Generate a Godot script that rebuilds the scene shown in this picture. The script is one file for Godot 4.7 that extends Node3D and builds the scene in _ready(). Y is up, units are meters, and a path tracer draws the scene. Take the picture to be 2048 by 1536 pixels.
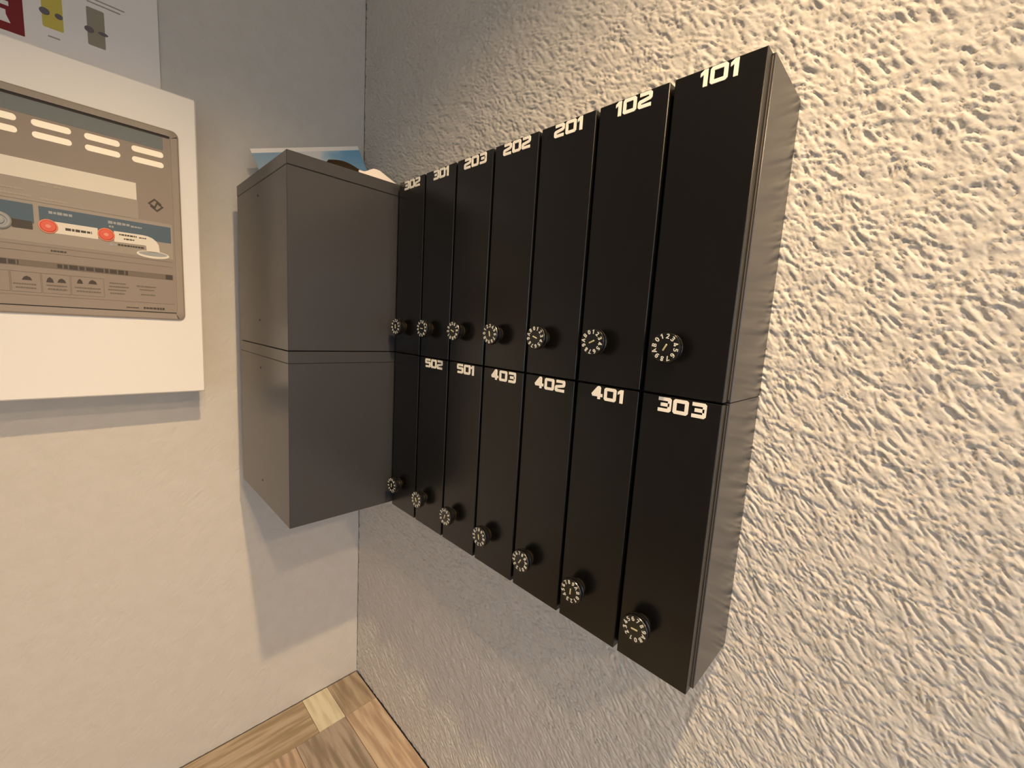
extends Node3D
# Corner of an entrance hall: a bank of black steel mailboxes and two grey steel boxes on a rough plaster wall.
# The right wall is the plane x = 0, the back wall the plane z = 0; the room lies at x < 0, z > 0. y = 0 is near the seam between the two rows.

const FLOOR_Y := -1.392
const CEILING_Y := 1.38
const ROOM_W := 2.6
const ROOM_L := 5.2
const TOP_Y := 0.4402
const MID_Y := 0.0071
const LOW_Y := -0.4225
const CELL := 0.12
const BANK_END := 1.3648     # z of the right end of the bank
const DOOR_X := 0.1567       # the doors' front stands this far from the wall
const BODY_X := 0.1364

var taken := {}
var M := {}

func _ready():
	# ---- camera
	var cam := Camera3D.new()
	cam.name = "camera"
	cam.keep_aspect = Camera3D.KEEP_HEIGHT
	cam.fov = rad_to_deg(2.0 * atan(768.0 / 839.71))
	cam.near = 0.02
	cam.far = 60.0
	var fwd := Vector3(0.70909245, -0.13069463, -0.69289741)
	var up := Vector3(0.05028093, 0.98954282, -0.13519188)
	var right := Vector3(0.7033205, 0.06102401, 0.70824878)
	cam.transform = Transform3D(Basis(right, up, -fwd).orthonormalized(), Vector3(-0.7415229, 0.08895037, 1.54383504))
	add_child(cam)
	cam.current = true
	# ---- sky and exposure
	var we := WorldEnvironment.new()
	we.name = "environment"
	var env := Environment.new()
	var sky := Sky.new()
	var psm := ProceduralSkyMaterial.new()
	psm.sky_top_color = Color(0.72, 0.78, 0.86)
	psm.sky_horizon_color = Color(0.80, 0.83, 0.87)
	psm.ground_bottom_color = Color(0.66, 0.67, 0.68)
	psm.ground_horizon_color = Color(0.74, 0.76, 0.78)
	sky.sky_material = psm
	env.background_mode = Environment.BG_SKY
	env.sky = sky
	env.background_energy_multiplier = 3.9
	env.tonemap_mode = Environment.TONE_MAPPER_LINEAR
	env.tonemap_exposure = 1.04
	env.sdfgi_enabled = true
	env.ssao_enabled = true
	env.ssil_enabled = true
	we.environment = env
	add_child(we)

	materials()
	# ---- ceiling downlights, the light of the hall
	downlight(Vector3(-0.575, CEILING_Y, 1.763), 3.9, Vector3(-0.425, -1.39, 0.35), 45.0, "warm recessed ceiling downlight nearest the corner, above the mailboxes")
	downlight(Vector3(-0.93, CEILING_Y, 2.74), 1.8, Vector3(-0.45, -1.39, 0.1), 36.0, "warm recessed ceiling downlight in the middle of the row, behind the viewer")
	downlight(Vector3(-0.82, CEILING_Y, 3.80), 2.2, Vector3(-0.45, -1.39, 0.1), 29.0, "warm recessed ceiling downlight farthest from the corner, near the entrance")

	# ---- the setting
	room()
	floor_planks()
	# ---- the mailboxes and the grey boxes
	mailbox_bank()
	grey_box(MID_Y, TOP_Y, true, "upper dark grey deep steel box beside mailbox 302, mail lying on its top")
	grey_box(LOW_Y, MID_Y, false, "lower dark grey deep steel box under the other one, left of the blank mailbox")
	# ---- panel and poster on the back wall
	alarm_panel()
	wall_poster()
	loose_mail()

# ------------------------------------------------------------------ helpers
func numbered(called: String) -> String:
	if not taken.has(called):
		taken[called] = 0
		return called
	taken[called] += 1
	return "%s_%03d" % [called, taken[called]]

func thing(called: String, label: String, category: String, at := Vector3.ZERO, turn := 0.0, group := "") -> Node3D:
	var o := Node3D.new()
	o.name = numbered(called)
	add_child(o)
	o.position = at
	o.rotation.y = turn
	tag(o, label, category, group)
	return o

func tag(o: Node, label: String, category: String, group := ""):
	o.set_meta("label", label)
	o.set_meta("category", category)
	if group != "":
		o.set_meta("group", group)

func obj(called: String, mesh: Mesh, m: Material, parent: Node = null) -> MeshInstance3D:
	var o := MeshInstance3D.new()
	o.mesh = mesh
	o.material_override = m
	o.cast_shadow = GeometryInstance3D.SHADOW_CASTING_SETTING_ON
	if parent == null:
		o.name = numbered(called)
		add_child(o)
	else:
		o.name = called
		parent.add_child(o, true)
	return o

func struct(called: String, label: String, mesh: Mesh, m: Material) -> MeshInstance3D:
	var o := obj(called, mesh, m)
	o.set_meta("kind", "structure")
	tag(o, label, called.get_slice("_", 0))
	return o

func begin() -> SurfaceTool:
	var st := SurfaceTool.new()
	st.begin(Mesh.PRIMITIVE_TRIANGLES)
	return st

func tri(st: SurfaceTool, a: Vector3, b: Vector3, c: Vector3, out: Vector3):
	var n := (b - a).cross(c - a)
	if n.length_squared() < 1e-18:
		return
	n = n.normalized()
	if n.dot(out) < 0.0:
		n = -n
		var t := b
		b = c
		c = t
	for v in [a, c, b]:
		st.set_normal(n)
		st.set_uv(Vector2(v.x, v.y))
		st.add_vertex(v)

func quad(st: SurfaceTool, a: Vector3, b: Vector3, c: Vector3, d: Vector3, out: Vector3):
	tri(st, a, b, c, out)
	tri(st, a, c, d, out)

# a box between two corners with chamfered edges
func cbox(st: SurfaceTool, lo: Vector3, hi: Vector3, c := 0.0):
	var mid := (lo + hi) * 0.5
	var h := (hi - lo) * 0.5
	c = minf(c, minf(h.x, minf(h.y, h.z)) * 0.98)
	var ax := [Vector3(1, 0, 0), Vector3(0, 1, 0), Vector3(0, 0, 1)]
	for i in 3:
		var j := (i + 1) % 3
		var k := (i + 2) % 3
		for s in [-1.0, 1.0]:
			var f: Vector3 = ax[i] * s * h[i] + mid
			var u: Vector3 = ax[j] * (h[j] - c)
			var w: Vector3 = ax[k] * (h[k] - c)
			quad(st, f - u - w, f + u - w, f + u + w, f - u + w, ax[i] * s)
			if c <= 0.0:
				continue
			for t in [-1.0, 1.0]:      # the chamfer between the faces i and j
				var g: Vector3 = ax[j] * t * h[j] + mid
				var p: Vector3 = f + ax[j] * t * (h[j] - c)
				var q: Vector3 = g + ax[i] * s * (h[i] - c)
				quad(st, p - w, p + w, q + w, q - w, ax[i] * s + ax[j] * t)
	if c > 0.0:
		for sx in [-1.0, 1.0]:
			for sy in [-1.0, 1.0]:
				for sz in [-1.0, 1.0]:
					var s := Vector3(sx, sy, sz)
					var e := mid + s * (h - Vector3(c, c, c))
					tri(st, e + Vector3(sx * c, 0, 0), e + Vector3(0, sy * c, 0), e + Vector3(0, 0, sz * c), s)

func box_mesh(lo: Vector3, hi: Vector3, c := 0.0) -> ArrayMesh:
	var st := begin()
	cbox(st, lo, hi, c)
	return st.commit()

# profile of (radius, height) turned about the local z axis
func lathe(st: SurfaceTool, profile: Array, seg := 32, at := Vector3.ZERO):
	for i in profile.size() - 1:
		var a: Vector2 = profile[i]
		var b: Vector2 = profile[i + 1]
		var n2 := Vector2(b.y - a.y, a.x - b.x).normalized()
		for k in seg:
			var t0 := TAU * k / seg
			var t1 := TAU * (k + 1) / seg
			var d0 := Vector3(cos(t0), sin(t0), 0)
			var d1 := Vector3(cos(t1), sin(t1), 0)
			var p := [d0 * a.x + Vector3(0, 0, a.y), d0 * b.x + Vector3(0, 0, b.y), d1 * b.x + Vector3(0, 0, b.y), d1 * a.x + Vector3(0, 0, a.y)]
			var n := [d0 * n2.x + Vector3(0, 0, n2.y), d0 * n2.x + Vector3(0, 0, n2.y), d1 * n2.x + Vector3(0, 0, n2.y), d1 * n2.x + Vector3(0, 0, n2.y)]
			for id in [0, 1, 2, 0, 2, 3]:
				var v: Vector3 = p[id]
				st.set_normal(n[id])
				st.set_uv(Vector2(v.x, v.y))
				st.add_vertex(v + at)

# a flat polygon in x, y given thickness towards +z
func prism(st: SurfaceTool, poly: PackedVector2Array, z0: float, z1: float):
	var id := Geometry2D.triangulate_polygon(poly)
	for i in range(0, id.size(), 3):
		var a := poly[id[i]]
		var b := poly[id[i + 1]]
		var c := poly[id[i + 2]]
		tri(st, Vector3(a.x, a.y, z1), Vector3(b.x, b.y, z1), Vector3(c.x, c.y, z1), Vector3(0, 0, 1))
		tri(st, Vector3(a.x, a.y, z0), Vector3(b.x, b.y, z0), Vector3(c.x, c.y, z0), Vector3(0, 0, -1))
	var turn := -1.0 if Geometry2D.is_polygon_clockwise(poly) else 1.0
	for i in poly.size():
		var a := poly[i]
		var b := poly[(i + 1) % poly.size()]
		var n := Vector3(b.y - a.y, a.x - b.x, 0) * turn
		quad(st, Vector3(a.x, a.y, z0), Vector3(b.x, b.y, z0), Vector3(b.x, b.y, z1), Vector3(a.x, a.y, z1), n)

func stroke(st: SurfaceTool, line: Array, width: float, z0: float, z1: float, join := Geometry2D.JOIN_ROUND, end := Geometry2D.END_BUTT):
	for p in Geometry2D.offset_polyline(PackedVector2Array(line), width * 0.5, join, end):
		if not Geometry2D.is_polygon_clockwise(p):
			prism(st, p, z0, z1)

func round_rect(lo: Vector2, hi: Vector2, r: float, n := 6) -> PackedVector2Array:
	var p := PackedVector2Array()
	r = minf(r, minf(hi.x - lo.x, hi.y - lo.y) * 0.5)
	var c := [Vector2(hi.x - r, hi.y - r), Vector2(lo.x + r, hi.y - r), Vector2(lo.x + r, lo.y + r), Vector2(hi.x - r, lo.y + r)]
	for q in 4:
		for k in n + 1:
			var t := PI * 0.5 * (q + float(k) / n)
			p.append(c[q] + Vector2(cos(t), sin(t)) * r)
	return p

func plate(lo: Vector2, hi: Vector2, r: float, z0: float, z1: float) -> ArrayMesh:
	var st := begin()
	prism(st, round_rect(lo, hi, r), z0, z1)
	return st.commit()

func disc(st: SurfaceTool, at: Vector2, rx: float, ry: float, z0: float, z1: float, n := 28):
	var p := PackedVector2Array()
	for k in n:
		p.append(at + Vector2(cos(TAU * k / n) * rx, sin(TAU * k / n) * ry))
	prism(st, p, z0, z1)

# ------------------------------------------------------------------ materials
func mat(called: String, c: Color, rough := 0.6, metal := 0.0, spec := 0.5) -> StandardMaterial3D:
	var m := StandardMaterial3D.new()
	m.resource_name = called
	m.albedo_color = c
	m.roughness = rough
	m.metallic = metal
	m.metallic_specular = spec
	M[called] = m
	return m

func noise_tex(seed_: int, freq: float, size := 512, octaves := 4, ramp: Gradient = null) -> NoiseTexture2D:
	var n := FastNoiseLite.new()
	n.seed = seed_
	n.noise_type = FastNoiseLite.TYPE_SIMPLEX_SMOOTH
	n.frequency = freq
	n.fractal_octaves = octaves
	var t := NoiseTexture2D.new()
	t.noise = n
	t.width = size
	t.height = size
	t.seamless = true
	if ramp:
		t.color_ramp = ramp
	return t

func ramp(cols: Array, at: Array) -> Gradient:
	var g := Gradient.new()
	g.colors = PackedColorArray(cols)
	g.offsets = PackedFloat32Array(at)
	return g

func materials():
	var plaster := mat("plaster", Color(0.845, 0.83, 0.81), 0.95, 0.0, 0.1)
	plaster.uv1_triplanar = true
	plaster.uv1_world_triplanar = true
	plaster.uv1_scale = Vector3(2.2, 2.2, 2.2)
	plaster.albedo_texture = noise_tex(11, 0.012, 512, 5, ramp([Color(0.985, 0.985, 0.98), Color(1, 1, 1)], [0.2, 0.8]))
	plaster.heightmap_enabled = true
	plaster.heightmap_scale = 0.03
	plaster.heightmap_texture = noise_tex(5, 0.09, 1024, 4)
	mat("ceiling_paint", Color(0.90, 0.90, 0.89), 0.9)
	mat("far_wall_paint", Color(0.84, 0.83, 0.81), 0.9)
	mat("frame_metal", Color(0.25, 0.25, 0.26), 0.4, 0.7)
	var gl := mat("pane_glass", Color(0.95, 0.98, 1.0, 0.06), 0.02)
	gl.transparency = BaseMaterial3D.TRANSPARENCY_ALPHA
	mat("screed", Color(0.20, 0.17, 0.14), 0.9)
	# black door paint, satin; a hair of grain
	var door := mat("door_black", Color(0.055, 0.052, 0.052), 0.27, 0.0, 0.5)
	door.heightmap_enabled = true
	door.uv1_triplanar = true
	door.uv1_scale = Vector3(14, 14, 14)
	door.heightmap_texture = noise_tex(21, 0.12, 256, 3)
	door.heightmap_scale = 0.0015
	var body := mat("body_grey", Color(0.225, 0.225, 0.235), 0.27, 0.0, 0.6)
	body.heightmap_enabled = true
	body.uv1_triplanar = true
	body.uv1_scale = Vector3(14, 14, 14)
	body.heightmap_texture = noise_tex(22, 0.12, 256, 3)
	body.heightmap_scale = 0.0015
	mat("seam_dark", Color(0.05, 0.048, 0.045), 0.6)
	mat("screw", Color(0.20, 0.18, 0.16), 0.4, 0.8)
	mat("worn_edge", Color(0.36, 0.33, 0.29), 0.45, 0.3)
	mat("digit_white", Color(0.97, 0.96, 0.93), 0.5)
	mat("dial_black", Color(0.05, 0.05, 0.052), 0.25, 0.0, 0.6)
	mat("dial_white", Color(0.86, 0.86, 0.83), 0.5)
	mat("brass_bar", Color(0.80, 0.77, 0.62), 0.4, 0.2)
	mat("stem_metal", Color(0.34, 0.31, 0.27), 0.32, 0.85)
	# panel
	mat("panel_white", Color(0.965, 0.955, 0.94), 0.38, 0.0, 0.5)
	mat("panel_taupe", Color(0.62, 0.575, 0.53), 0.5)
	mat("panel_taupe_inner", Color(0.60, 0.55, 0.505), 0.5)
	mat("panel_beige", Color(0.655, 0.615, 0.565), 0.5)
	mat("panel_slate", Color(0.44, 0.475, 0.485), 0.5)
	mat("panel_blue", Color(0.31, 0.395, 0.46), 0.5)
	mat("panel_white_print", Color(0.95, 0.92, 0.86), 0.5)
	mat("panel_grey_print", Color(0.66, 0.67, 0.67), 0.5)
	mat("panel_dark_print", Color(0.26, 0.22, 0.18), 0.5)
	mat("panel_pale_print", Color(0.70, 0.65, 0.58), 0.5)
	mat("panel_soft_print", Color(0.47, 0.42, 0.37), 0.5)
	mat("panel_groove", Color(0.12, 0.10, 0.10), 0.6)
	mat("button_orange", Color(0.93, 0.38, 0.27), 0.35)
	mat("button_light", Color(0.96, 0.62, 0.50), 0.4)
	var lamp := mat("lamp_lens", Color(0.98, 0.95, 0.88), 0.3)
	lamp.emission_enabled = true
	lamp.emission = Color(1.0, 0.88, 0.70)
	lamp.emission_energy_multiplier = 0.22
	# poster and mail
	mat("poster_white", Color(0.96, 0.94, 0.93), 0.7)
	mat("poster_red", Color(0.50, 0.03, 0.08), 0.6)
	mat("poster_yellow", Color(0.82, 0.75, 0.33), 0.6)
	mat("poster_grey", Color(0.60, 0.57, 0.50), 0.6)
	mat("poster_ink", Color(0.42, 0.40, 0.42), 0.6)
	mat("poster_ink_pale", Color(0.66, 0.62, 0.60), 0.6)
	mat("paper_white", Color(0.93, 0.90, 0.88), 0.7)
	mat("kraft", Color(0.55, 0.44, 0.30), 0.75)
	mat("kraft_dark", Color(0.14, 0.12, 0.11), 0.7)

# ------------------------------------------------------------------ lights
func downlight(at: Vector3, energy: float, aim: Vector3, cone: float, label: String):
	var t := thing("downlight", label, "ceiling light", at, 0.0, "recessed downlights in a row along the ceiling")
	var st := begin()
	lathe(st, [Vector2(0.058, 0.0), Vector2(0.058, 0.004), Vector2(0.052, 0.008), Vector2(0.042, 0.006), Vector2(0.040, 0.0)], 40)
	var ring := obj("trim_ring", st.commit(), M.panel_white, t)
	ring.rotation.x = PI * 0.5
	st = begin()
	lathe(st, [Vector2(0.040, 0.0), Vector2(0.036, 0.003), Vector2(0.0, 0.0045)], 32)
	var m := StandardMaterial3D.new()
	m.resource_name = "downlight_lens"
	m.albedo_color = Color(1, 0.97, 0.9)
	m.emission_enabled = true
	m.emission = Color(1.0, 0.84, 0.62)
	m.emission_energy_multiplier = 3.0
	var lens := obj("lens", st.commit(), m, t)
	lens.rotation.x = PI * 0.5
	var l := SpotLight3D.new()
	l.name = "downlight_lamp"
	l.position = Vector3(0, -0.015, 0)
	l.basis = Basis.looking_at((aim - at).normalized(), Vector3.RIGHT)      # an adjustable lamp, turned towards the corner
	l.spot_angle = cone
	l.spot_angle_attenuation = 1.0
	l.light_color = Color(1.0, 0.855, 0.66)
	l.light_energy = energy
	l.light_size = 0.03
	l.spot_range = 12.0
	l.spot_attenuation = 2.0
	l.shadow_enabled = true
	t.add_child(l, true)

# ------------------------------------------------------------------ the setting
func steps(list: Array) -> PackedFloat32Array:      # [[from, to, step], ...]
	var out := PackedFloat32Array()
	for s in list:
		var n := int(round((s[1] - s[0]) / s[2]))
		for i in n:
			out.append(s[0] + (s[1] - s[0]) * i / n)
	out.append(list[-1][1])
	return out

# rough trowelled plaster as real relief: u runs along the wall, v up; the relief goes into the wall
func plaster_wall(us: PackedFloat32Array, vs: PackedFloat32Array, place: Callable, out: Vector3, depth: float, hole: Rect2, seed_: int, swell := 0.30) -> ArrayMesh:
	var n1 := FastNoiseLite.new()
	n1.seed = seed_
	n1.noise_type = FastNoiseLite.TYPE_SIMPLEX_SMOOTH
	n1.frequency = 92.0
	n1.fractal_octaves = 4
	n1.fractal_gain = 0.75
	var n2 := FastNoiseLite.new()
	n2.seed = seed_ + 7
	n2.noise_type = FastNoiseLite.TYPE_SIMPLEX
	n2.frequency = 14.0
	n2.fractal_octaves = 2
	var n3 := FastNoiseLite.new()
	n3.seed = seed_ + 13
	n3.noise_type = FastNoiseLite.TYPE_SIMPLEX
	n3.frequency = 24.0
	n3.fractal_octaves = 2
	var w := us.size()
	var h := vs.size()
	var hs := PackedFloat32Array()
	hs.resize(w * h)
	for j in h:
		for i in w:
			var u := us[i]
			var v := vs[j]
			var a := u * 0.94 - v * 0.34            # the trowel went this way: bumps are drawn out along a
			var b := u * 0.34 + v * 0.94
			var q := n2.get_noise_2d(a * 0.8, b * 1.1)
			var wob := q * 0.012
			var p := n1.get_noise_2d(a * 0.68 + wob, b - wob)
			var pit := smoothstep(-0.05, 0.5, -p + q * 0.2)                     # hollows the trowel did not fill
			var r := n3.get_noise_2d(a * 0.6 + wob, b)
			var edge := smoothstep(-0.035, 0.035, r) * 0.30                      # edges where one pass of the trowel stops
			hs[j * w + i] = depth * (p * 0.42 - pit * 0.62 + q * swell + edge - 0.6)
	var verts := PackedVector3Array()
	var norms := PackedVector3Array()
	var uvs := PackedVector2Array()
	verts.resize(w * h)
	norms.resize(w * h)
	uvs.resize(w * h)
	for j in h:
		for i in w:
			verts[j * w + i] = place.call(us[i], vs[j]) + out * hs[j * w + i]
			uvs[j * w + i] = Vector2(us[i], vs[j])
	for j in h:
		var j0 := maxi(j - 1, 0)
		var j1 := mini(j + 1, h - 1)
		for i in w:
			var du := verts[j * w + mini(i + 1, w - 1)] - verts[j * w + maxi(i - 1, 0)]
			var dv := verts[j1 * w + i] - verts[j0 * w + i]
			var n := du.cross(dv).normalized()
			norms[j * w + i] = n if n.dot(out) > 0.0 else -n
	var idx := PackedInt32Array()
	var flip := (verts[1] - verts[0]).cross(verts[w] - verts[0]).dot(out) > 0.0
	for j in h - 1:
		for i in w - 1:
			if hole.has_point(Vector2(us[i], vs[j])) and hole.has_point(Vector2(us[i + 1], vs[j + 1])):
				continue
			var a := j * w + i
			if flip:
				idx.append_array(PackedInt32Array([a, a + w, a + 1, a + 1, a + w, a + w + 1]))
			else:
				idx.append_array(PackedInt32Array([a, a + 1, a + w, a + 1, a + w + 1, a + w]))
	var arr := []
	arr.resize(Mesh.ARRAY_MAX)
	arr[Mesh.ARRAY_VERTEX] = verts
	arr[Mesh.ARRAY_NORMAL] = norms
	arr[Mesh.ARRAY_TEX_UV] = uvs
	arr[Mesh.ARRAY_INDEX] = idx
	var am := ArrayMesh.new()
	am.add_surface_from_arrays(Mesh.PRIMITIVE_TRIANGLES, arr)
	return am

func add_box_to(am: ArrayMesh, boxes: Array) -> ArrayMesh:
	var st := begin()
	for b in boxes:
		cbox(st, b[0], b[1])
	st.commit(am)
	return am

func room():
	var fy := FLOOR_Y
	var cy := CEILING_Y
	# right wall: fine relief where the photograph looks, a slab behind it
	var zs := steps([[0.0, 0.6, 0.0062], [0.6, 1.0, 0.0042], [1.0, 1.32, 0.003], [1.32, 1.76, 0.0023], [1.76, 2.1, 0.0034]])
	var ys := steps([[fy, -0.9, 0.0034], [-0.9, 0.75, 0.0025], [0.75, 1.0, 0.0034], [1.0, cy, 0.006]])
	var wr := plaster_wall(zs, ys, func(u, v): return Vector3(0, v, u), Vector3(-1, 0, 0), 0.0037, Rect2(0.16, LOW_Y + 0.02, 1.17, TOP_Y - LOW_Y - 0.04), 3)
	add_box_to(wr, [[Vector3(0.010, fy - 0.1, -0.15), Vector3(0.16, cy + 0.1, ROOM_L + 0.15)], [Vector3(0.0, fy, 2.1), Vector3(0.010, cy, ROOM_L)]])
	struct("wall_right", "rough beige plaster wall carrying the mailboxes, lit at a grazing angle", wr, M.plaster)
	var xs := steps([[0.0, 1.32, 0.005]])
	var wb := plaster_wall(xs, steps([[fy, cy, 0.005]]), func(u, v): return Vector3(-u, v, 0), Vector3(0, 0, 1), 0.0014, Rect2(0.62, -0.10, 0.68, 0.65), 41, 0.03)
	add_box_to(wb, [[Vector3(-ROOM_W - 0.15, fy - 0.1, -0.16), Vector3(0.010, cy + 0.1, -0.010)], [Vector3(-ROOM_W, fy, -0.010), Vector3(-1.32, cy, 0.0)]])
	struct("wall_back", "beige plaster wall behind the alarm panel, soft trowel marks", wb, M.plaster)
	var sl := begin()
	cbox(sl, Vector3(-ROOM_W - 0.15, fy - 0.1, 0), Vector3(-ROOM_W, cy + 0.1, 2.5))
	cbox(sl, Vector3(-ROOM_W - 0.15, fy - 0.1, 4.9), Vector3(-ROOM_W, cy + 0.1, ROOM_L + 0.15))
	cbox(sl, Vector3(-ROOM_W - 0.15, 0.95, 2.5), Vector3(-ROOM_W, cy + 0.1, 4.9))
	cbox(sl, Vector3(-ROOM_W - 0.15, fy - 0.1, 2.5), Vector3(-ROOM_W, fy + 0.05, 4.9))
	struct("wall_left", "plain painted wall with a wide side window, behind the viewer's left shoulder", sl.commit(), M.far_wall_paint)
	var win := Node3D.new()
	win.name = "window_1"
	add_child(win)
	win.position = Vector3(-ROOM_W - 0.07, fy + 0.05, 3.7)
	win.set_meta("kind", "structure")
	tag(win, "wide side window with a dark metal frame behind the viewer", "window")
	sl = begin()
	for z in [-1.18, 0.0, 1.18]:
		cbox(sl, Vector3(-0.025, 0, z - 0.02), Vector3(0.025, 2.292, z + 0.02), 0.003)
	for y in [0.02, 2.272]:
		cbox(sl, Vector3(-0.024, y - 0.02, -1.2), Vector3(0.024, y + 0.02, 1.2), 0.003)
	obj("frame", sl.commit(), M.frame_metal, win)
	for z in [-0.59, 0.59]:
		obj("pane", box_mesh(Vector3(-0.004, 0.04, z - 0.57), Vector3(0.004, 2.252, z + 0.57)), M.pane_glass, win)
	struct("ceiling", "plain pale ceiling with recessed downlights", box_mesh(Vector3(-ROOM_W - 0.15, cy + 0.008, -0.16), Vector3(0.16, cy + 0.16, ROOM_L + 0.15)), M.ceiling_paint)
	# entrance wall behind the viewer: a wide glazed opening lets daylight in
	var st := begin()
	cbox(st, Vector3(-ROOM_W, fy, ROOM_L), Vector3(-2.25, cy, ROOM_L + 0.15))
	cbox(st, Vector3(-0.35, fy, ROOM_L), Vector3(0, cy, ROOM_L + 0.15))
	cbox(st, Vector3(-2.25, 0.95, ROOM_L), Vector3(-0.35, cy, ROOM_L + 0.15))
	struct("wall_front", "painted wall round the glazed entrance behind the viewer", st.commit(), M.far_wall_paint)
	var d := Node3D.new()
	d.name = "door_1"
	add_child(d)
	d.position = Vector3(-1.3, fy, ROOM_L + 0.07)
	d.set_meta("kind", "structure")
	tag(d, "glazed entrance with a dark metal frame behind the viewer", "door")
	st = begin()
	for x in [-0.925, 0.0, 0.925]:
		cbox(st, Vector3(x - 0.025, 0, -0.025), Vector3(x + 0.025, 2.342, 0.025), 0.003)
	for y in [0.03, 2.317]:
		cbox(st, Vector3(-0.95, y - 0.03, -0.024), Vector3(0.95, y + 0.025, 0.024), 0.003)
	obj("frame", st.commit(), M.frame_metal, d)
	for x in [-0.4625, 0.4625]:
		obj("pane", box_mesh(Vector3(x - 0.437, 0.055, -0.004), Vector3(x + 0.437, 2.287, 0.004)), M.pane_glass, d)

func plank_mat(base: Color, dark: Color, along_x: bool, seed_: int) -> StandardMaterial3D:
	var m := StandardMaterial3D.new()
	m.resource_name = "plank_wood"
	m.roughness = 0.5
	m.metallic_specular = 0.4
	m.uv1_triplanar = true
	m.uv1_world_triplanar = true
	m.uv1_scale = Vector3(0.7, 1.0, 7.0) if along_x else Vector3(7.0, 1.0, 0.7)
	m.uv1_offset = Vector3(0.137 * seed_, 0, 0.291 * seed_)
	m.albedo_texture = noise_tex(100 + seed_, 0.010, 512, 5, ramp([dark.lerp(base, 0.25), base.lerp(dark, 0.4), base, base.lightened(0.12)], [0.2, 0.42, 0.6, 0.85]))
	return m

func floor_planks():
	var fy := FLOOR_Y
	var f := struct("floor", "worn wood block floor laid in short planks of mixed tones", box_mesh(Vector3(-ROOM_W, fy - 0.1, 0), Vector3(0, fy - 0.004, ROOM_L + 0.15)), M.screed)
	var tones := [
		[Color(0.73, 0.66, 0.57), Color(0.58, 0.51, 0.43)],   # brown
		[Color(0.92, 0.89, 0.78), Color(0.83, 0.78, 0.67)],   # pale
		[Color(0.76, 0.69, 0.59), Color(0.61, 0.54, 0.44)],   # olive brown
		[Color(0.85, 0.77, 0.67), Color(0.68, 0.58, 0.50)],   # tan
		[Color(0.70, 0.64, 0.58), Color(0.53, 0.48, 0.42)],   # greyish
		[Color(0.80, 0.71, 0.62), Color(0.61, 0.53, 0.46)],   # reddish
	]
	var mx := []
	var mz := []
	for i in tones.size():
		mx.append(plank_mat(tones[i][0], tones[i][1], true, i))
		mz.append(plank_mat(tones[i][0], tones[i][1], false, i + 10))
	var put := func(x0: float, x1: float, z0: float, z1: float, m: Material):
		var g := 0.0006
		if z0 == 0.0:
			z0 = 0.0025          # the dark open joint along the walls
		if x1 == 0.0:
			x1 = -0.0025
		var o := obj("plank", box_mesh(Vector3(x0 + g, fy - 0.0045, z0 + g), Vector3(x1 - g, fy, z1 - g), 0.0007), m, f)
		o.set_meta("kind", "structure")
	var rng := RandomNumberGenerator.new()
	rng.seed = 77
	# the blocks in the corner as they lie in the photograph
	put.call(-0.125, 0.0, 0.0, 0.175, mz[0])
	put.call(-0.220, -0.125, 0.0, 0.175, mz[1])
	put.call(-0.860, -0.220, 0.0, 0.175, mx[2])
	put.call(-0.125, 0.0, 0.175, 0.90, mz[3])
	put.call(-0.300, -0.125, 0.175, 0.62, mz[4])
	put.call(-0.475, -0.300, 0.175, 0.80, mz[5])
	put.call(-0.650, -0.475, 0.175, 0.70, mz[2])
	put.call(-0.860, -0.650, 0.175, 0.86, mz[4])
	var ends := [0.90, 0.62, 0.80, 0.70, 0.86]
	var cols := [[-0.125, 0.0], [-0.300, -0.125], [-0.475, -0.300], [-0.650, -0.475], [-0.860, -0.650]]
	var x := -0.860
	while x > -ROOM_W + 0.01:
		var x0 := maxf(x - 0.175, -ROOM_W)
		cols.append([x0, x])
		ends.append(0.0)
		x = x0
	for c in cols.size():
		var z: float = ends[c]
		while z < ROOM_L - 0.01:
			var z1 := minf(z + rng.randf_range(0.55, 0.95), ROOM_L)
			if ROOM_L - z1 < 0.2:
				z1 = ROOM_L
			put.call(cols[c][0], cols[c][1], z, z1, mz[rng.randi_range(0, 5)])
			z = z1

# ------------------------------------------------------------------ mailboxes
const GLYPH := {
	"0": [[[0.5, 0], [0, 0], [0, 1], [0.5, 1]], [[0.5, 0], [1, 0], [1, 1], [0.5, 1]]],
	"2": [[[0, 1], [1, 1], [1, 0.56], [0, 0.40], [0, 0], [1.06, 0]]],
	"3": [[[0, 1], [1, 1], [1, 0], [0, 0]], [[0.22, 0.5], [1, 0.5]]],
	"4": [[[0.74, -0.12], [0.74, 1.05], [0.62, 1.05], [0.0, 0.28], [1.12, 0.28]]],
	"5": [[[1.04, 1], [0, 1], [0, 0.55], [1, 0.55], [1, 0], [0, 0]]],
}

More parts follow.
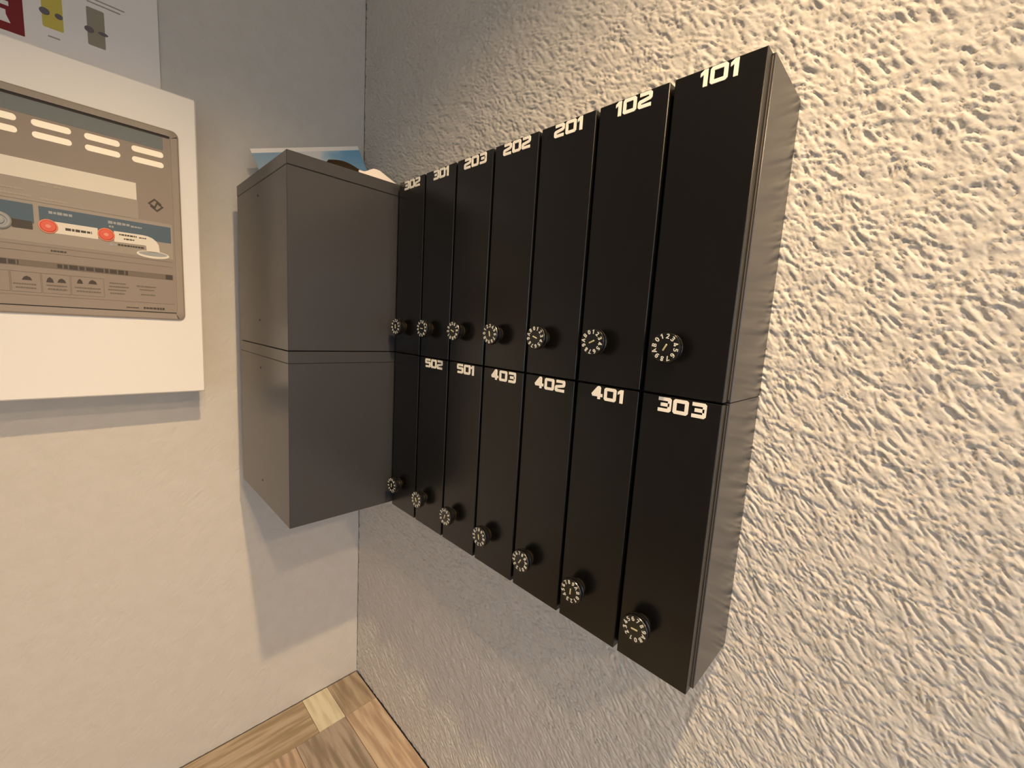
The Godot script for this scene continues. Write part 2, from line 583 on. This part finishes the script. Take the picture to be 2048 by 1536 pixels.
func number_mesh(text: String, centre: Vector2, height: float, z0: float, z1: float) -> ArrayMesh:
	var st := begin()
	var sw := height * 0.235
	var gw := height * 0.80
	var gh := height - sw
	var adv := []
	var total := 0.0
	for ch in text:
		var a := (gw + sw + height * 0.13) if ch != "1" else height * 0.60
		adv.append(a)
		total += a
	total -= height * 0.13
	var x := centre.x - total * 0.5 + sw * 0.5
	for i in text.length():
		var ch := text[i]
		if ch == "1":
			var l := x - sw * 0.5
			var b := centre.y - height * 0.5
			prism(st, PackedVector2Array([Vector2(l + height * 0.20, b), Vector2(l + height * 0.45, b), Vector2(l + height * 0.45, b + height), Vector2(l + height * 0.22, b + height), Vector2(l, b + height * 0.84), Vector2(l, b + height * 0.62), Vector2(l + height * 0.20, b + height * 0.72)]), z0, z1)
			x += adv[i]
			continue
		for line in GLYPH[ch]:
			var pts := []
			for p in line:
				pts.append(Vector2(x + p[0] * gw, centre.y - gh * 0.5 + p[1] * gh))
			stroke(st, pts, sw, z0, z1)
		x += adv[i]
	return st.commit()

var dial_parts := {}

func make_dial_parts():
	var st := begin()
	lathe(st, [Vector2(0.0135, 0.0), Vector2(0.0135, 0.0018), Vector2(0.0095, 0.003), Vector2(0.0085, 0.0085), Vector2(0.0085, 0.011)], 28)
	dial_parts.stem = st.commit()
	st = begin()
	lathe(st, [Vector2(0.008, 0.0100), Vector2(0.0195, 0.0103), Vector2(0.0207, 0.0116), Vector2(0.0207, 0.0142), Vector2(0.0196, 0.0150), Vector2(0.0196, 0.0166),
		Vector2(0.0212, 0.0176), Vector2(0.0214, 0.0224), Vector2(0.0207, 0.0236), Vector2(0.0196, 0.0240), Vector2(0.0, 0.0240)], 44)
	# finger notches round the rim
	for k in 24:
		var t := TAU * (k + 0.5) / 24.0
		var c := Vector3(cos(t), sin(t), 0) * 0.0211
		var s := Vector3(-sin(t), cos(t), 0) * 0.0011
		var r := Vector3(cos(t), sin(t), 0) * 0.0007
		for f in [[c - s, c + r], [c + r, c + s]]:
			quad(st, f[0] + Vector3(0, 0, 0.0178), f[1] + Vector3(0, 0, 0.0178), f[1] + Vector3(0, 0, 0.0226), f[0] + Vector3(0, 0, 0.0226), c)
	dial_parts.knob = st.commit()
	st = begin()
	var font := SystemFont.new()
	font.font_names = PackedStringArray(["Droid Sans"])
	font.font_weight = 700
	var marks := "0123456789AB"
	for k in 12:
		var tm := TextMesh.new()
		tm.text = marks[k]
		tm.font = font
		tm.font_size = 16
		tm.pixel_size = 0.00055
		tm.depth = 0.0004
		tm.curve_step = 2.0
		var t := -TAU * k / 12.0
		var tf := Transform3D(Basis(Vector3(0, 0, 1), t), Vector3(0, 0, 0)) * Transform3D(Basis(), Vector3(0, 0.0155, 0.0241))
		st.append_from(tm, 0, tf)
	dial_parts.marks = st.commit()
	st = begin()
	cbox(st, Vector3(-0.0011, -0.0052, 0.0238), Vector3(0.0011, 0.0052, 0.0252), 0.0004)
	dial_parts.bar = st.commit()

func mailbox(number: String, col: int, y0: float, y1: float, upper: bool, turn: float, bar_turn: float, label: String):
	var zc := BANK_END - (col + 0.5) * CELL
	var h := y1 - y0
	var t := thing("mailbox", label, "mailbox", Vector3(0, y0, zc), -PI * 0.5, "black steel mailboxes in two rows of seven")
	var key := "body%s" % upper
	if not dial_parts.has(key):
		dial_parts[key] = box_mesh(Vector3(-0.0597, 0.0004, 0.0), Vector3(0.0597, h - 0.0004, BODY_X), 0.0008)
		dial_parts["door%s" % upper] = box_mesh(Vector3(-0.0565, 0.0012, BODY_X + 0.0012), Vector3(0.0565, h - 0.0012, DOOR_X), 0.0009)
		dial_parts["hinge%s" % upper] = box_mesh(Vector3(0.0555, 0.004, BODY_X - 0.0008), Vector3(0.0572, h - 0.004, BODY_X + 0.0016), 0.0004)
	obj("body", dial_parts[key], M.body_grey, t)
	var door := obj("door", dial_parts["door%s" % upper], M.door_black, t)
	obj("hinge_strip", dial_parts["hinge%s" % upper], M.worn_edge, t)
	if number != "":
		var nm := obj("number", number_mesh(number, Vector2(0.002, h - 0.0135), 0.0210, DOOR_X - 0.0002, DOOR_X + 0.0011), M.digit_white, door)
		nm.set_meta("label", "white raised number %s" % number)
	var dial := obj("dial_lock", dial_parts.knob, M.dial_black, t)
	dial.position = Vector3(-0.06 + 0.0405, 0.069 if upper else 0.0733, DOOR_X)
	dial.rotation.z = turn
	obj("stem", dial_parts.stem, M.stem_metal, dial)
	obj("dial_marks", dial_parts.marks, M.dial_white, dial).set_meta("label", "white digits and letters round the dial")
	var bar := obj("pointer_bar", dial_parts.bar, M.brass_bar, dial)
	bar.rotation.z = bar_turn - turn

func mailbox_bank():
	make_dial_parts()
	var upper := ["101", "102", "201", "202", "203", "301", "302"]
	var lower := ["303", "401", "402", "403", "501", "502", ""]
	var u_turn := [1.7, 0.8, 0.4, 3.0, 5.2, 7.4, 2.2]       # which mark stands at the top
	var u_bar := [-28.0, -64.0, 72.0, 14.0, 70.0, 86.0, 5.0]
	var l_turn := [6.5, 8.5, 7.3, 8.0, 4.0, 1.0, 9.5]
	var l_bar := [-86.0, -2.0, -32.0, 12.0, -20.0, 30.0, 0.0]
	var place := ["at the right end of the bank", "second from the right end", "third from the right end", "in the middle of the bank", "third from the grey boxes", "second from the grey boxes", "against the upper grey box"]
	for k in 7:
		mailbox(upper[k], k, MID_Y, TOP_Y, true, TAU * u_turn[k] / 12.0, deg_to_rad(u_bar[k]), "black mailbox numbered %s in white, upper row, %s" % [upper[k], place[k]])
	for k in 7:
		var l := "black mailbox numbered %s in white, lower row, %s" % [lower[k], place[k]]
		if lower[k] == "":
			l = "black mailbox without any number, lower row, against the lower grey box"
		mailbox(lower[k], k, LOW_Y, MID_Y, false, TAU * l_turn[k] / 12.0, deg_to_rad(l_bar[k]), l)

func grey_box(y0: float, y1: float, upper: bool, label: String):
	var z0 := 0.0911
	var z1 := 0.5116
	var zc := (z0 + z1) * 0.5
	var hw := (z1 - z0) * 0.5
	var d := 0.4187
	var h := y1 - y0
	var t := thing("steel_box", label, "box", Vector3(0, y0, zc), -PI * 0.5, "two dark grey steel boxes, one on the other")
	var lid := 0.029
	obj("body", box_mesh(Vector3(-hw + 0.003, 0.0006, 0.0), Vector3(hw, h - lid - 0.0006, d), 0.0012), M.body_grey, t)
	if upper:
		obj("lid", box_mesh(Vector3(-hw + 0.003, h - lid, 0.0), Vector3(hw + 0.0006, h, d + 0.0006), 0.0012), M.body_grey, t)
	else:
		obj("top_strip", box_mesh(Vector3(-hw + 0.003, h - lid, 0.0), Vector3(hw + 0.0004, h - 0.0012, d), 0.0012), M.body_grey, t)
	obj("seam", box_mesh(Vector3(-hw + 0.006, h - lid - 0.004, 0.003), Vector3(hw - 0.0015, h - lid + 0.004, d - 0.0015)), M.seam_dark, t)
	obj("back_plate", box_mesh(Vector3(-hw, 0.0008, 0.0), Vector3(-hw + 0.0022, h - 0.001, d - 0.0012), 0.0004), M.body_grey, t)
	var ys := [0.064, 0.374] if upper else [0.0575, 0.3685]
	for y in ys:
		var st := begin()
		lathe(st, [Vector2(0.0032, 0.0), Vector2(0.0030, 0.0008), Vector2(0.0012, 0.0013), Vector2(0.0, 0.0009)], 14)
		var s := obj("screw", st.commit(), M.screw, t)
		s.position = Vector3(0.295 - zc, y, d - 0.0002)

# ------------------------------------------------------------------ fire alarm panel on the back wall
func alarm_panel():
	var z := 0.12
	var t := thing("alarm_panel", "wide white wall panel with taupe control face, blue band and orange buttons", "control panel", Vector3(-0.85, -0.137, 0.0))
	var o := Vector3(0.85, 0.137, 0)         # panel positions below are given in the room's axes
	var put := func(called: String, mesh: Mesh, m: Material, parent: Node) -> MeshInstance3D:
		var p := obj(called, mesh, m, parent)
		if parent == t:
			p.position = o
		return p
	put.call("cover", box_mesh(Vector3(-1.19, -0.137, 0.0015), Vector3(-0.512, 0.620, z), 0.003), M.panel_white, t)
	# raised bezel: a frame round the control face
	var st := begin()
	var out := round_rect(Vector2(-1.15, 0.057), Vector2(-0.551, 0.527), 0.014)
	var inn := round_rect(Vector2(-1.134, 0.0735), Vector2(-0.567, 0.5115), 0.004)
	for i in out.size():
		var k := (i + 1) % out.size()
		var a := Vector3(out[i].x, out[i].y, 0)
		var b := Vector3(out[k].x, out[k].y, 0)
		var c := Vector3(inn[k].x, inn[k].y, 0)
		var e := Vector3(inn[i].x, inn[i].y, 0)
		var up := Vector3(0, 0, z + 0.0062)
		var dn := Vector3(0, 0, z - 0.001)
		var f := (a - e) * 0.2
		quad(st, a - f + up, b - f + up, c + up, e + up, Vector3(0, 0, 1))
		quad(st, a - f + up, b - f + up, b + up * 0.985, a + up * 0.985, a - e)
		quad(st, a + dn, b + dn, b + up * 0.985, a + up * 0.985, a - e)
		quad(st, e + dn, c + dn, c + up, e + up, e - a)
	put.call("bezel", st.commit(), M.panel_taupe, t)
	var face: MeshInstance3D = put.call("control_face", box_mesh(Vector3(-1.134, 0.0735, z - 0.004), Vector3(-0.567, 0.5115, z + 0.0035)), M.panel_taupe_inner, t)
	var fz := z + 0.0035
	var on := func(called: String, lo: Vector2, hi: Vector2, r: float, th: float, m: Material):
		return obj(called, plate(lo, hi, r, fz - 0.0003, fz + th), m, face)
	on.call("groove", Vector2(-1.132, 0.5060), Vector2(-0.569, 0.5113), 0.0, 0.0002, M.panel_groove)
	on.call("groove", Vector2(-1.132, 0.0737), Vector2(-0.569, 0.0760), 0.0, 0.0002, M.panel_groove)
	on.call("slate_strip", Vector2(-1.132, 0.4755), Vector2(-0.582, 0.5055), 0.001, 0.0005, M.panel_slate)
	# two rows of lit zone lamps
	var x := -0.641
	for k in 6:
		var lf := -0.641 - k * 0.0795
		for y in [[0.4555, 0.4690], [0.4315, 0.4445]]:
			var l: MeshInstance3D = on.call("zone_lamp", Vector2(lf, y[0]), Vector2(lf + 0.059, y[1]), 0.0062, 0.0012, M.lamp_lens)
	on.call("beige_pane", Vector2(-1.132, 0.212), Vector2(-0.571, 0.299), 0.001, 0.0003, M.panel_beige)
	on.call("beige_pane", Vector2(-1.132, 0.2985), Vector2(-0.635, 0.344), 0.001, 0.0003, M.panel_beige)
	on.call("name_strip", Vector2(-1.10, 0.3435), Vector2(-0.6365, 0.3830), 0.001, 0.0008, M.panel_white_print)
	# emblem: an S-like knot inside a diamond
	st = begin()
	var ec := Vector2(-0.601, 0.3395)
	var e1 := 0.0140
	stroke(st, [ec + Vector2(-e1, 0.001), ec + Vector2(-0.002, e1 * 0.95), ec + Vector2(e1 * 0.75, 0.003)], 0.0036, fz, fz + 0.0006, Geometry2D.JOIN_MITER)
	stroke(st, [ec + Vector2(e1, -0.001), ec + Vector2(0.002, -e1 * 0.95), ec + Vector2(-e1 * 0.75, -0.003)], 0.0036, fz, fz + 0.0006, Geometry2D.JOIN_MITER)
	stroke(st, [ec + Vector2(-e1 * 0.80, 0.001), ec + Vector2(-0.002, -0.006), ec + Vector2(0.0025, 0.0055), ec + Vector2(e1 * 0.82, -0.001)], 0.0034, fz, fz + 0.0006, Geometry2D.JOIN_MITER)
	obj("emblem", st.commit(), M.panel_dark_print, face)
	# blue band with the key switch, buttons and labels
	on.call("blue_band", Vector2(-0.7995, 0.2515), Vector2(-0.574, 0.2910), 0.001, 0.0005, M.panel_blue)
	on.call("blue_band", Vector2(-1.10, 0.2515), Vector2(-0.8075, 0.2920), 0.001, 0.0005, M.panel_blue)
	st = begin()
	lathe(st, [Vector2(0.0175, 0.0), Vector2(0.0175, 0.004), Vector2(0.0150, 0.006), Vector2(0.0115, 0.006), Vector2(0.0105, 0.003), Vector2(0.0075, 0.003), Vector2(0.0070, 0.0065), Vector2(0.0, 0.0075)], 36, Vector3(-0.8565, 0.2495, fz))
	obj("key_switch", st.commit(), M.panel_grey_print, face)
	on.call("dark_label", Vector2(-0.840, 0.2385), Vector2(-0.8100, 0.2560), 0.002, 0.0010, M.panel_dark_print)
	on.call("button_label", Vector2(-0.778, 0.2375), Vector2(-0.7085, 0.2625), 0.001, 0.0009, M.panel_white_print)
	for b in [Vector2(-0.787, 0.2505), Vector2(-0.6945, 0.2505)]:
		st = begin()
		lathe(st, [Vector2(0.0150, 0.0), Vector2(0.0150, 0.0018), Vector2(0.0138, 0.0026), Vector2(0.0126, 0.0022)], 36, Vector3(b.x, b.y, fz))
		var ring := obj("button_ring", st.commit(), M.button_light, face)
		st = begin()
		lathe(st, [Vector2(0.0126, 0.0), Vector2(0.0126, 0.0030), Vector2(0.0112, 0.0042), Vector2(0.0, 0.0044)], 36, Vector3(b.x, b.y, fz))
		obj("button", st.commit(), M.button_orange, face).set_meta("label", "round orange push button")
		st = begin()
		disc(st, b, 0.0042, 0.0036, fz + 0.0043, fz + 0.0048)
		obj("button_mark", st.commit(), M.button_light, face)
	# white hook-shaped print running from the second button down to an oval
	st = begin()
	var hook := PackedVector2Array([Vector2(-0.681, 0.2620), Vector2(-0.630, 0.2622), Vector2(-0.620, 0.2612), Vector2(-0.611, 0.2580), Vector2(-0.6035, 0.2515), Vector2(-0.599, 0.2430), Vector2(-0.5972, 0.2240),
		Vector2(-0.6225, 0.2240), Vector2(-0.6235, 0.2380), Vector2(-0.681, 0.2372)])
	prism(st, hook, fz, fz + 0.0009)
	obj("white_hook_print", st.commit(), M.panel_white_print, face)
	st = begin()
	disc(st, Vector2(-0.6105, 0.2178), 0.0315, 0.0092, fz, fz + 0.0007)
	obj("oval_print", st.commit(), M.panel_white_print, face)
	st = begin()
	disc(st, Vector2(-0.6105, 0.2195), 0.0275, 0.0055, fz, fz + 0.0009)
	obj("oval_centre", st.commit(), M.panel_grey_print, face)
	# lines of print too small to read
	var rows := func(called: String, list: Array, m: Material):
		var s := begin()
		var rg := RandomNumberGenerator.new()
		rg.seed = hash(called) % 9999
		for r in list:          # x0, x1, y, height
			var px: float = r[0]
			while px < r[1]:
				var w := minf(rg.randf_range(0.6, 1.5) * r[3], r[1] - px)
				var hh: float = r[3] * rg.randf_range(0.75, 1.0)
				prism(s, PackedVector2Array([Vector2(px, r[2] - hh * 0.5), Vector2(px + w, r[2] - hh * 0.5), Vector2(px + w, r[2] + hh * 0.5), Vector2(px, r[2] + hh * 0.5)]), fz, fz + 0.0011)
				px += w + r[3] * 0.22
		var p := obj(called, s.commit(), m, face)
		p.set_meta("kind", "stuff")
	rows.call("print_lines_dark", [[-0.761, -0.7185, 0.2495, 0.006], [-0.672, -0.640, 0.2555, 0.0042], [-0.664, -0.645, 0.2465, 0.0038], [-0.636, -0.622, 0.2545, 0.003],
		[-0.675, -0.627, 0.2312, 0.0042], [-0.634, -0.592, 0.0840, 0.0052], [-0.666, -0.643, 0.0832, 0.0024], [-0.786, -0.762, 0.1985, 0.004]], M.panel_dark_print)
	rows.call("print_lines_pale", [[-0.855, -0.809, 0.3085, 0.0052], [-0.796, -0.755, 0.3072, 0.0048], [-0.796, -0.786, 0.3365, 0.005], [-0.774, -0.763, 0.3370, 0.0055], [-0.850, -0.815, 0.3200, 0.0045]], M.panel_pale_print)
	rows.call("print_lines_white", [[-0.785, -0.7475, 0.2810, 0.0062], [-0.690, -0.652, 0.2805, 0.0068], [-0.650, -0.630, 0.2785, 0.0045], [-0.689, -0.681, 0.2710, 0.005], [-0.690, -0.678, 0.2300, 0.006]], M.panel_grey_print)
	on.call("dark_bar", Vector2(-1.10, 0.1595), Vector2(-0.5730, 0.1725), 0.001, 0.0006, M.panel_soft_print)
	rows.call("print_bar_blocks", [[-0.865, -0.835, 0.1660, 0.0115], [-0.778, -0.660, 0.1660, 0.0100], [-0.588, -0.5745, 0.1660, 0.0115]], M.panel_dark_print)
	# thin frames round four pictograms
	var s2 := begin()
	for b in [[-0.848, -0.805], [-0.803, -0.760], [-0.758, -0.704], [-0.893, -0.850]]:
		stroke(s2, [Vector2(b[0], 0.104), Vector2(b[1], 0.104), Vector2(b[1], 0.147), Vector2(b[0], 0.147), Vector2(b[0], 0.1045)], 0.0007, fz, fz + 0.0005)
	for y in [0.205, 0.192, 0.0975]:
		stroke(s2, [Vector2(-1.10, y), Vector2(-0.573, y)], 0.0007, fz, fz + 0.0005)
	obj("print_frames", s2.commit(), M.panel_soft_print, face)
	s2 = begin()
	for b in [[-0.825, 0.134, 0.0075, 0.0045], [-0.791, 0.134, 0.006, 0.006], [-0.773, 0.134, 0.007, 0.0048], [-0.744, 0.1365, 0.005, 0.0055], [-0.723, 0.137, 0.0075, 0.0048]]:
		prism(s2, PackedVector2Array([Vector2(b[0] - b[2], b[1] - b[3]), Vector2(b[0] + b[2], b[1] - b[3]), Vector2(b[0] + b[2] * 0.7, b[1] + b[3] * 0.3), Vector2(b[0], b[1] + b[3]), Vector2(b[0] - b[2] * 0.6, b[1] + b[3] * 0.4)]), fz, fz + 0.0006)
	obj("pictograms", s2.commit(), M.panel_dark_print, face).set_meta("kind", "stuff")
	rows.call("print_lines_soft", [[-0.845, -0.812, 0.121, 0.003], [-0.842, -0.812, 0.113, 0.003], [-0.797, -0.765, 0.122, 0.003], [-0.795, -0.765, 0.114, 0.0035], [-0.753, -0.710, 0.122, 0.003], [-0.750, -0.710, 0.114, 0.0035],
		[-0.694, -0.665, 0.139, 0.0028], [-0.695, -0.660, 0.131, 0.003], [-0.697, -0.665, 0.123, 0.003], [-0.694, -0.668, 0.115, 0.003], [-0.645, -0.608, 0.137, 0.0032], [-0.640, -0.612, 0.129, 0.0028], [-0.638, -0.610, 0.117, 0.0028]], M.panel_soft_print)

func wall_poster():
	var t := thing("wall_poster", "white poster with red, yellow and grey marks above the alarm panel", "poster", Vector3(-0.93, 0.60, 0.0))
	var o := Vector3(0.93, -0.60, 0)
	var add := func(called: String, mesh: Mesh, m: Material):
		var p := obj(called, mesh, m, t)
		p.position = o
	add.call("sheet", box_mesh(Vector3(-1.30, 0.60, 0.0015), Vector3(-0.567, 1.15, 0.0045), 0.0005), M.poster_white)
	var z := 0.0043
	add.call("red_square", plate(Vector2(-0.96, 0.6725), Vector2(-0.803, 0.78), 0.002, z, z + 0.0004), M.poster_red)
	var st := begin()
	prism(st, PackedVector2Array([Vector2(-0.90, 0.690), Vector2(-0.823, 0.690), Vector2(-0.829, 0.706), Vector2(-0.829, 0.715), Vector2(-0.90, 0.715)]), z, z + 0.0008)
	prism(st, PackedVector2Array([Vector2(-0.90, 0.724), Vector2(-0.824, 0.724), Vector2(-0.824, 0.733), Vector2(-0.90, 0.733)]), z, z + 0.0008)
	add.call("white_figure", st.commit(), M.poster_white)
	add.call("yellow_block", plate(Vector2(-0.7745, 0.7105), Vector2(-0.741, 0.81), 0.003, z, z + 0.0004), M.poster_yellow)
	add.call("grey_block", plate(Vector2(-0.7010, 0.7070), Vector2(-0.670, 0.7910), 0.003, z, z + 0.0004), M.poster_grey)
	for b in [[-0.770, 0.743, 0.0085, 0.0075], [-0.7475, 0.742, 0.0065, 0.006], [-0.6975, 0.741, 0.0085, 0.007], [-0.6735, 0.741, 0.009, 0.004]]:
		st = begin()
		disc(st, Vector2(b[0], b[1]), b[2], b[3], z, z + 0.0008, 16)
		add.call("ink_figure", st.commit(), M.poster_ink)
	for b in [[-0.699, -0.640, 0.803], [-0.690, -0.632, 0.812], [-0.767, -0.748, 0.693]]:
		st = begin()
		prism(st, PackedVector2Array([Vector2(b[0], b[2] - 0.0015), Vector2(b[1], b[2] - 0.0015), Vector2(b[1], b[2] + 0.0015), Vector2(b[0], b[2] + 0.0015)]), z, z + 0.0005)
		add.call("ink_line", st.commit(), M.poster_ink_pale)

# ------------------------------------------------------------------ mail lying on the upper grey box
func sheet(st: SurfaceTool, p: Callable, nu: int, nv: int, th: float):
	for i in nu:
		for j in nv:
			var q := []
			for c in [[i, j], [i + 1, j], [i + 1, j + 1], [i, j + 1]]:
				q.append(p.call(float(c[0]) / nu, float(c[1]) / nv))
			var n: Vector3 = (q[1] - q[0]).cross(q[3] - q[0]).normalized()
			for s in [0.5, -0.5]:
				var uv := [Vector2(float(i) / nu, float(j) / nv), Vector2(float(i + 1) / nu, float(j) / nv), Vector2(float(i + 1) / nu, float(j + 1) / nv), Vector2(float(i) / nu, float(j + 1) / nv)]
				for k in ([0, 2, 1, 0, 3, 2] if s > 0.0 else [0, 1, 2, 0, 2, 3]):
					st.set_normal(n * signf(s))
					st.set_uv(Vector2(uv[k].x, 1.0 - uv[k].y))
					st.add_vertex(q[k] + n * th * s)

func loose_mail():
	# a picture leaflet propped on edge behind the box's front, leaning back to the wall
	var img := Image.create(256, 128, false, Image.FORMAT_RGB8)
	var n := FastNoiseLite.new()
	n.seed = 9
	n.frequency = 0.012
	for y in 128:
		for x in 256:
			var f := float(y) / 128.0
			var c := Color(0.42, 0.66, 0.84).lerp(Color(0.62, 0.76, 0.86), f)
			var cloud := smoothstep(0.30, 0.04, absf(float(x) / 256.0 - 0.54 + 0.2 * f) * 0.9 + n.get_noise_2d(x, y) * 0.12)
			c = c.lerp(Color(0.92, 0.91, 0.90), cloud * 0.9)
			if float(x) / 256.0 < 0.3:
				c = c.lerp(Color(0.60, 0.66, 0.72), 0.6)
			if f < 0.10:
				c = Color(0.97, 0.96, 0.95)
			img.set_pixel(x, y, c)
	var lm := StandardMaterial3D.new()
	lm.resource_name = "leaflet_print"
	lm.albedo_texture = ImageTexture.create_from_image(img)
	lm.roughness = 0.45
	var a := Vector3(-0.380, 0.557, 0.075)
	var b := Vector3(-0.0586, 0.6695, 0.075)
	var e := (b - a).normalized()
	var down := (Vector3(e.y, -e.x, 0) * 0.97 + Vector3(0, 0, 0.22)).normalized()
	var st := begin()
	sheet(st, func(u, v): return a.lerp(b, u) + down * 0.125 * (1.0 - v), 6, 4, 0.0012)
	var leaf := obj("leaflet", st.commit(), lm)
	tag(leaf, "blue and white picture leaflet leaning behind the upper grey box", "leaflet")
	# opened kraft envelope near the front edge
	var t := thing("kraft_envelope", "brown paper envelope with an open dark mouth, on the grey box", "envelope", Vector3(-0.276, TOP_Y + 0.001, 0.44))
	st = begin()
	sheet(st, func(u, v): return Vector3(-0.045 + 0.075 * u, 0.002 + 0.0075 * sin(PI * u) + 0.003 * v + 0.007 * smoothstep(0.8, 1.0, v), 0.055 - 0.16 * (1.0 - v) - 0.006 * smoothstep(0.8, 1.0, v)), 10, 12, 0.0012)
	obj("upper_sheet", st.commit(), M.kraft, t)
	st = begin()
	sheet(st, func(u, v): return Vector3(-0.045 + 0.075 * u, 0.0012, 0.055 - 0.16 * (1.0 - v)), 10, 3, 0.0012)
	obj("lower_sheet", st.commit(), M.kraft_dark, t)
	st = begin()
	var crest := func(x: float) -> float:      # height of the folded letter's upper edge along x
		if x < -0.19:
			return lerpf(0.021, 0.036, smoothstep(-0.222, -0.19, x))
		return lerpf(0.036, 0.004, clampf((x + 0.178) / 0.078, 0.0, 1.0))
	sheet(st, func(u, v):
		var x: float = -0.236 + 0.136 * u
		var g: float = v * 3.0
		if g < 1.0:
			return Vector3(x, TOP_Y + 0.0012 + crest.call(x) * g, 0.478 - 0.018 * g)
		return Vector3(x, TOP_Y + 0.0012 + crest.call(x) * (1.0 - 0.45 * (g - 1.0)), 0.46 - 0.05 * (g - 1.0)), 16, 6, 0.0012)
	tag(obj("folded_letter", st.commit(), M.paper_white), "white folded letter with a curled edge, on the grey box next to the mailboxes", "letter")
